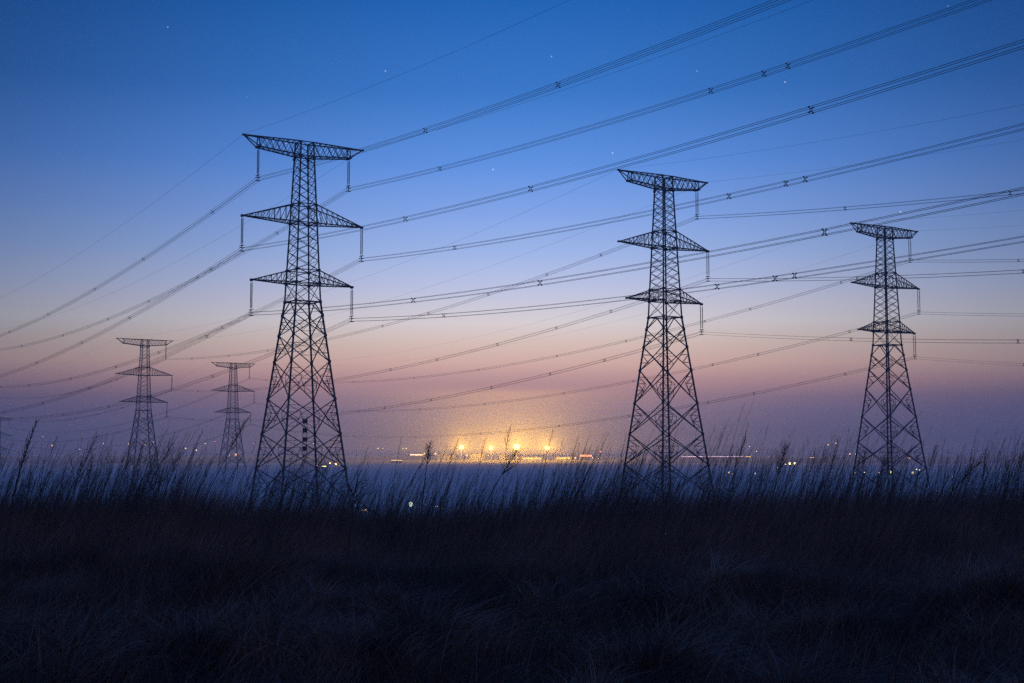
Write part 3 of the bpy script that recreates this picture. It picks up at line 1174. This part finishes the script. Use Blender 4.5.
def weed(bu, bv, tu, tv, Y, label, w0=.010, nb=26, plume=.45, blen=.22, spread=.5, bend=.07, forks=(), woody=False):
    tip = at(tu, tv, Y)
    b0 = at(bu, bv, Y)
    # carry the stem on down to the ground along its own lean
    gz = float(ground(b0.x, Y))
    dx = (tip.x - b0.x) / max(tip.z - b0.z, .05)
    base = Vector((b0.x - dx * .5 * (b0.z - gz), Y, gz - .05))
    root = empty('dead_weed', (base.x, base.y, gz))
    tag(root, label, 'weed', GRP)
    O = Vector((base.x, base.y, gz))
    m = MB()
    d = tip - b0
    n1, n2 = 5, 9
    pts = [lerp(base, b0, k / n1) for k in range(n1)]
    for k in range(n2 + 1):
        t = k / n2
        pts.append(b0 + d * t + Vector((bend * d.length * (t * t - t) * 1.6, 0, 0)) +
                   (Vector((random.gauss(0, .008), random.gauss(0, .008), 0)) if woody else Vector()))
    nn = len(pts)
    m.tube([p - O for p in pts], [w0 * (1 - .75 * k / (nn - 1)) for k in range(nn)], 5)
    m.build('stem', G_STEM, root)
    s = MB()
    for fu, fv, t0 in forks:
        q = at(fu, fv, Y + random.uniform(-.15, .15))
        i = n1 + min(int(t0 * n2), n2 - 1)
        p = pts[i]
        md = lerp(p, q, .5) + Vector((random.gauss(0, .03), 0, -.04 * (q - p).length))
        s.tube([p - O, md - O, q - O], [w0 * .65, w0 * .45, w0 * .18], 4)
        for k in range(7):
            t = .35 + .65 * random.random()
            a = lerp(md, q, (t - .5) * 2) if t > .5 else lerp(p, md, t * 2)
            dd = (q - p).normalized()
            o2 = Vector((random.uniform(-1, 1), random.uniform(-1, 1), random.uniform(-.2, .6)))
            e = a + (dd + o2 * .55).normalized() * blen * random.uniform(.35, .8)
            s.tube([a - O, e - O], [w0 * .28, w0 * .1], 3)
    for k in range(nb):
        t = 1 - plume * (k + random.random()) / nb
        f = n1 + t * n2
        i = min(int(f), nn - 2)
        p = lerp(pts[i], pts[i + 1], f - i)
        up = (pts[i + 1] - pts[i]).normalized()
        a = random.uniform(0, 2 * math.pi)
        ov = Vector((math.cos(a), math.sin(a), 0))
        l = 1.35 * blen * random.uniform(.4, 1.0) * (.45 + .9 * (1 - t) / plume)
        q = p + (up + ov * spread * 1.3 * random.uniform(.4, 1.1)).normalized() * l
        s.tube([p - O, (p + q) / 2 + ov * l * .06 - O, q - O], [w0 * .32, w0 * .24, w0 * .12], 3)
    if s.v:
        s.build('side_shoots', G_STEM, root)


weed(13, 498, 37, 421, 15.5, 'tallest thick dark weed near the left edge, feathery from halfway up', .0135, 44, .75, .13, .45, .05)
weed(40, 500, 57, 437, 22, 'slim weed with a small plume right of the tall dark one at left', .007, 14, .3, .14)
weed(72, 497, 97, 436, 20, 'bushy weed with a long plume between the left edge and the far left pylon', .009, 40, .75, .24, .5,
     forks=((92, 456, .25), (84, 452, .2), (70, 455, .15)))
weed(40, 500, 46, 455, 21, 'short dark forked weed right of the left edge', .008, 12, .5, .12, .7, forks=((30, 470, .3), (56, 462, .35)))
weed(128, 498, 142, 448, 23, 'thin weed left of the far left pylon leaning right', .006, 16, .4, .15)
weed(145, 495, 173, 443, 21, 'feathery weed crossing the right leg of the far left pylon', .008, 26, .4, .2)
weed(165, 494, 180, 454, 20, 'forked weed with plume right of the far left pylon', .008, 24, .5, .18, forks=((152, 474, .35), (172, 462, .3)))
weed(152, 500, 160, 470, 19, 'crooked woody twig at the foot of the far left pylon', .011, 8, .6, .12, .9, woody=True, forks=((147, 478, .4), (168, 476, .6)))
weed(176, 495, 203, 431, 22, 'thin bare weed rising between the two hazy pylons', .007, 14, .5, .16, .35)
weed(205, 500, 248, 418, 18, 'long leaning weed in front of the second hazy pylon', .0085, 30, .45, .17, .3, .04)
weed(196, 500, 216, 455, 23, 'plumed weed left of the long leaning one', .007, 22, .5, .16)
weed(280, 504, 304, 461, 20, 'leaning weed with dark side shoots inside the nearest pylon', .009, 22, .7, .17, .55, forks=((291, 470, .3),))
weed(300, 506, 322, 464, 23, 'lighter weed beside the dark one inside the nearest pylon', .007, 18, .6, .16)
weed(352, 512, 360, 470, 17, 'dark forked shrub stem at the right foot of the nearest pylon', .011, 14, .6, .12, .8, woody=True,
     forks=((362, 480, .5), (349, 484, .4), (368, 492, .3)))
weed(378, 514, 349, 484, 16.5, 'woody twig arching down to the right beside the nearest pylon', .010, 4, .4, .10, .9, .45, woody=True,
     forks=((366, 478, .6),))
weed(392, 510, 402, 436, 22, 'thin straight weed left of the first red lit shed', .006, 8, .4, .12, .3)
weed(422, 508, 430, 443, 20, 'weed with a dense dark seed head left of the floodlights', .010, 54, .34, .13, .6, .02)
weed(398, 508, 428, 454, 21, 'weed leaning steeply right into the dense seed head', .008, 12, .3, .10)
weed(440, 510, 458, 440, 22, 'slender plumed weed in front of the first floodlight', .006, 24, .35, .13, .35)
weed(474, 510, 485, 441, 22, 'slender plumed weed in front of the second floodlight', .006, 18, .35, .13, .35)
weed(484, 508, 517, 452, 18, 'stout weed leaning right with a fan shaped head under the brightest floodlight', .011, 36, .42, .20, .7)
weed(503, 500, 510, 428, 22, 'tall thin plumed weed touching the brightest floodlight', .0065, 26, .35, .15, .35)
weed(540, 505, 553, 430, 23, 'tall wispy weed in front of the fourth floodlight', .006, 22, .45, .16, .35)
weed(566, 505, 578, 437, 23, 'wispy weed left of the second red lit shed', .006, 14, .4, .14, .35)
weed(590, 512, 577, 478, 18, 'dark bare twig leaning left below the second red lit shed', .009, 5, .6, .08, .9, woody=True, forks=((600, 490, .3),))
weed(652, 503, 668, 452, 22, 'pale feathery weed in front of the middle pylon', .006, 30, .6, .18)
weed(728, 500, 746, 438, 21, 'tall feathery weed right of the middle pylon over the pink light trail', .008, 34, .5, .2, .35)
weed(718, 500, 733, 446, 22, 'feathery weed just left of the tall one right of the middle pylon', .007, 26, .5, .18, .35)
weed(772, 502, 787, 446, 20, 'weed with a broad dark plume in front of the bright lamp pair', .009, 60, .55, .22, .45)
weed(780, 505, 800, 460, 21, 'weed leaning out to the right under the bright lamp pair', .008, 16, .5, .14, .5)
weed(806, 500, 816, 447, 22, 'thin straight weed between the bright lamp pair and the rightmost pylon', .006, 10, .4, .12, .3)
weed(812, 500, 826, 449, 21, 'leaning weed left of the orange lamps near the rightmost pylon', .008, 24, .5, .16)
weed(826, 502, 838, 440, 21, 'tall plumed weed below the highest orange lamp', .008, 34, .55, .18, .4)
weed(858, 498, 860, 450, 21, 'dark upright weed at the left leg of the rightmost pylon', .009, 14, .5, .12, .5)
weed(925, 496, 936, 446, 22, 'hazy plumed weed right of the rightmost pylon', .007, 34, .5, .16, .4)
weed(942, 496, 949, 450, 20, 'smooth bare rod like weed right of the rightmost pylon', .008, 3, .3, .06, .3, .02)
weed(950, 494, 979, 463, 17, 'thick dark weed leaning far right near the right edge', .014, 22, .6, .15, .45, .03)
weed(952, 490, 958, 456, 20, 'short weed with notched shoots above the thick leaning one', .008, 14, .7, .09, .5)
weed(983, 496, 987, 449, 20, 'upright spiky weed near the right edge', .009, 26, .7, .13, .4)
weed(995, 492, 999, 452, 22, 'slim weed beside the spiky one near the right edge', .006, 8, .4, .10, .3)
weed(1004, 496, 1009, 462, 21, 'brushy weed second from the right edge', .008, 30, .7, .16, .5)
weed(1018, 494, 1024, 453, 22, 'plumed weed cut by the right edge', .007, 26, .5, .16, .4)
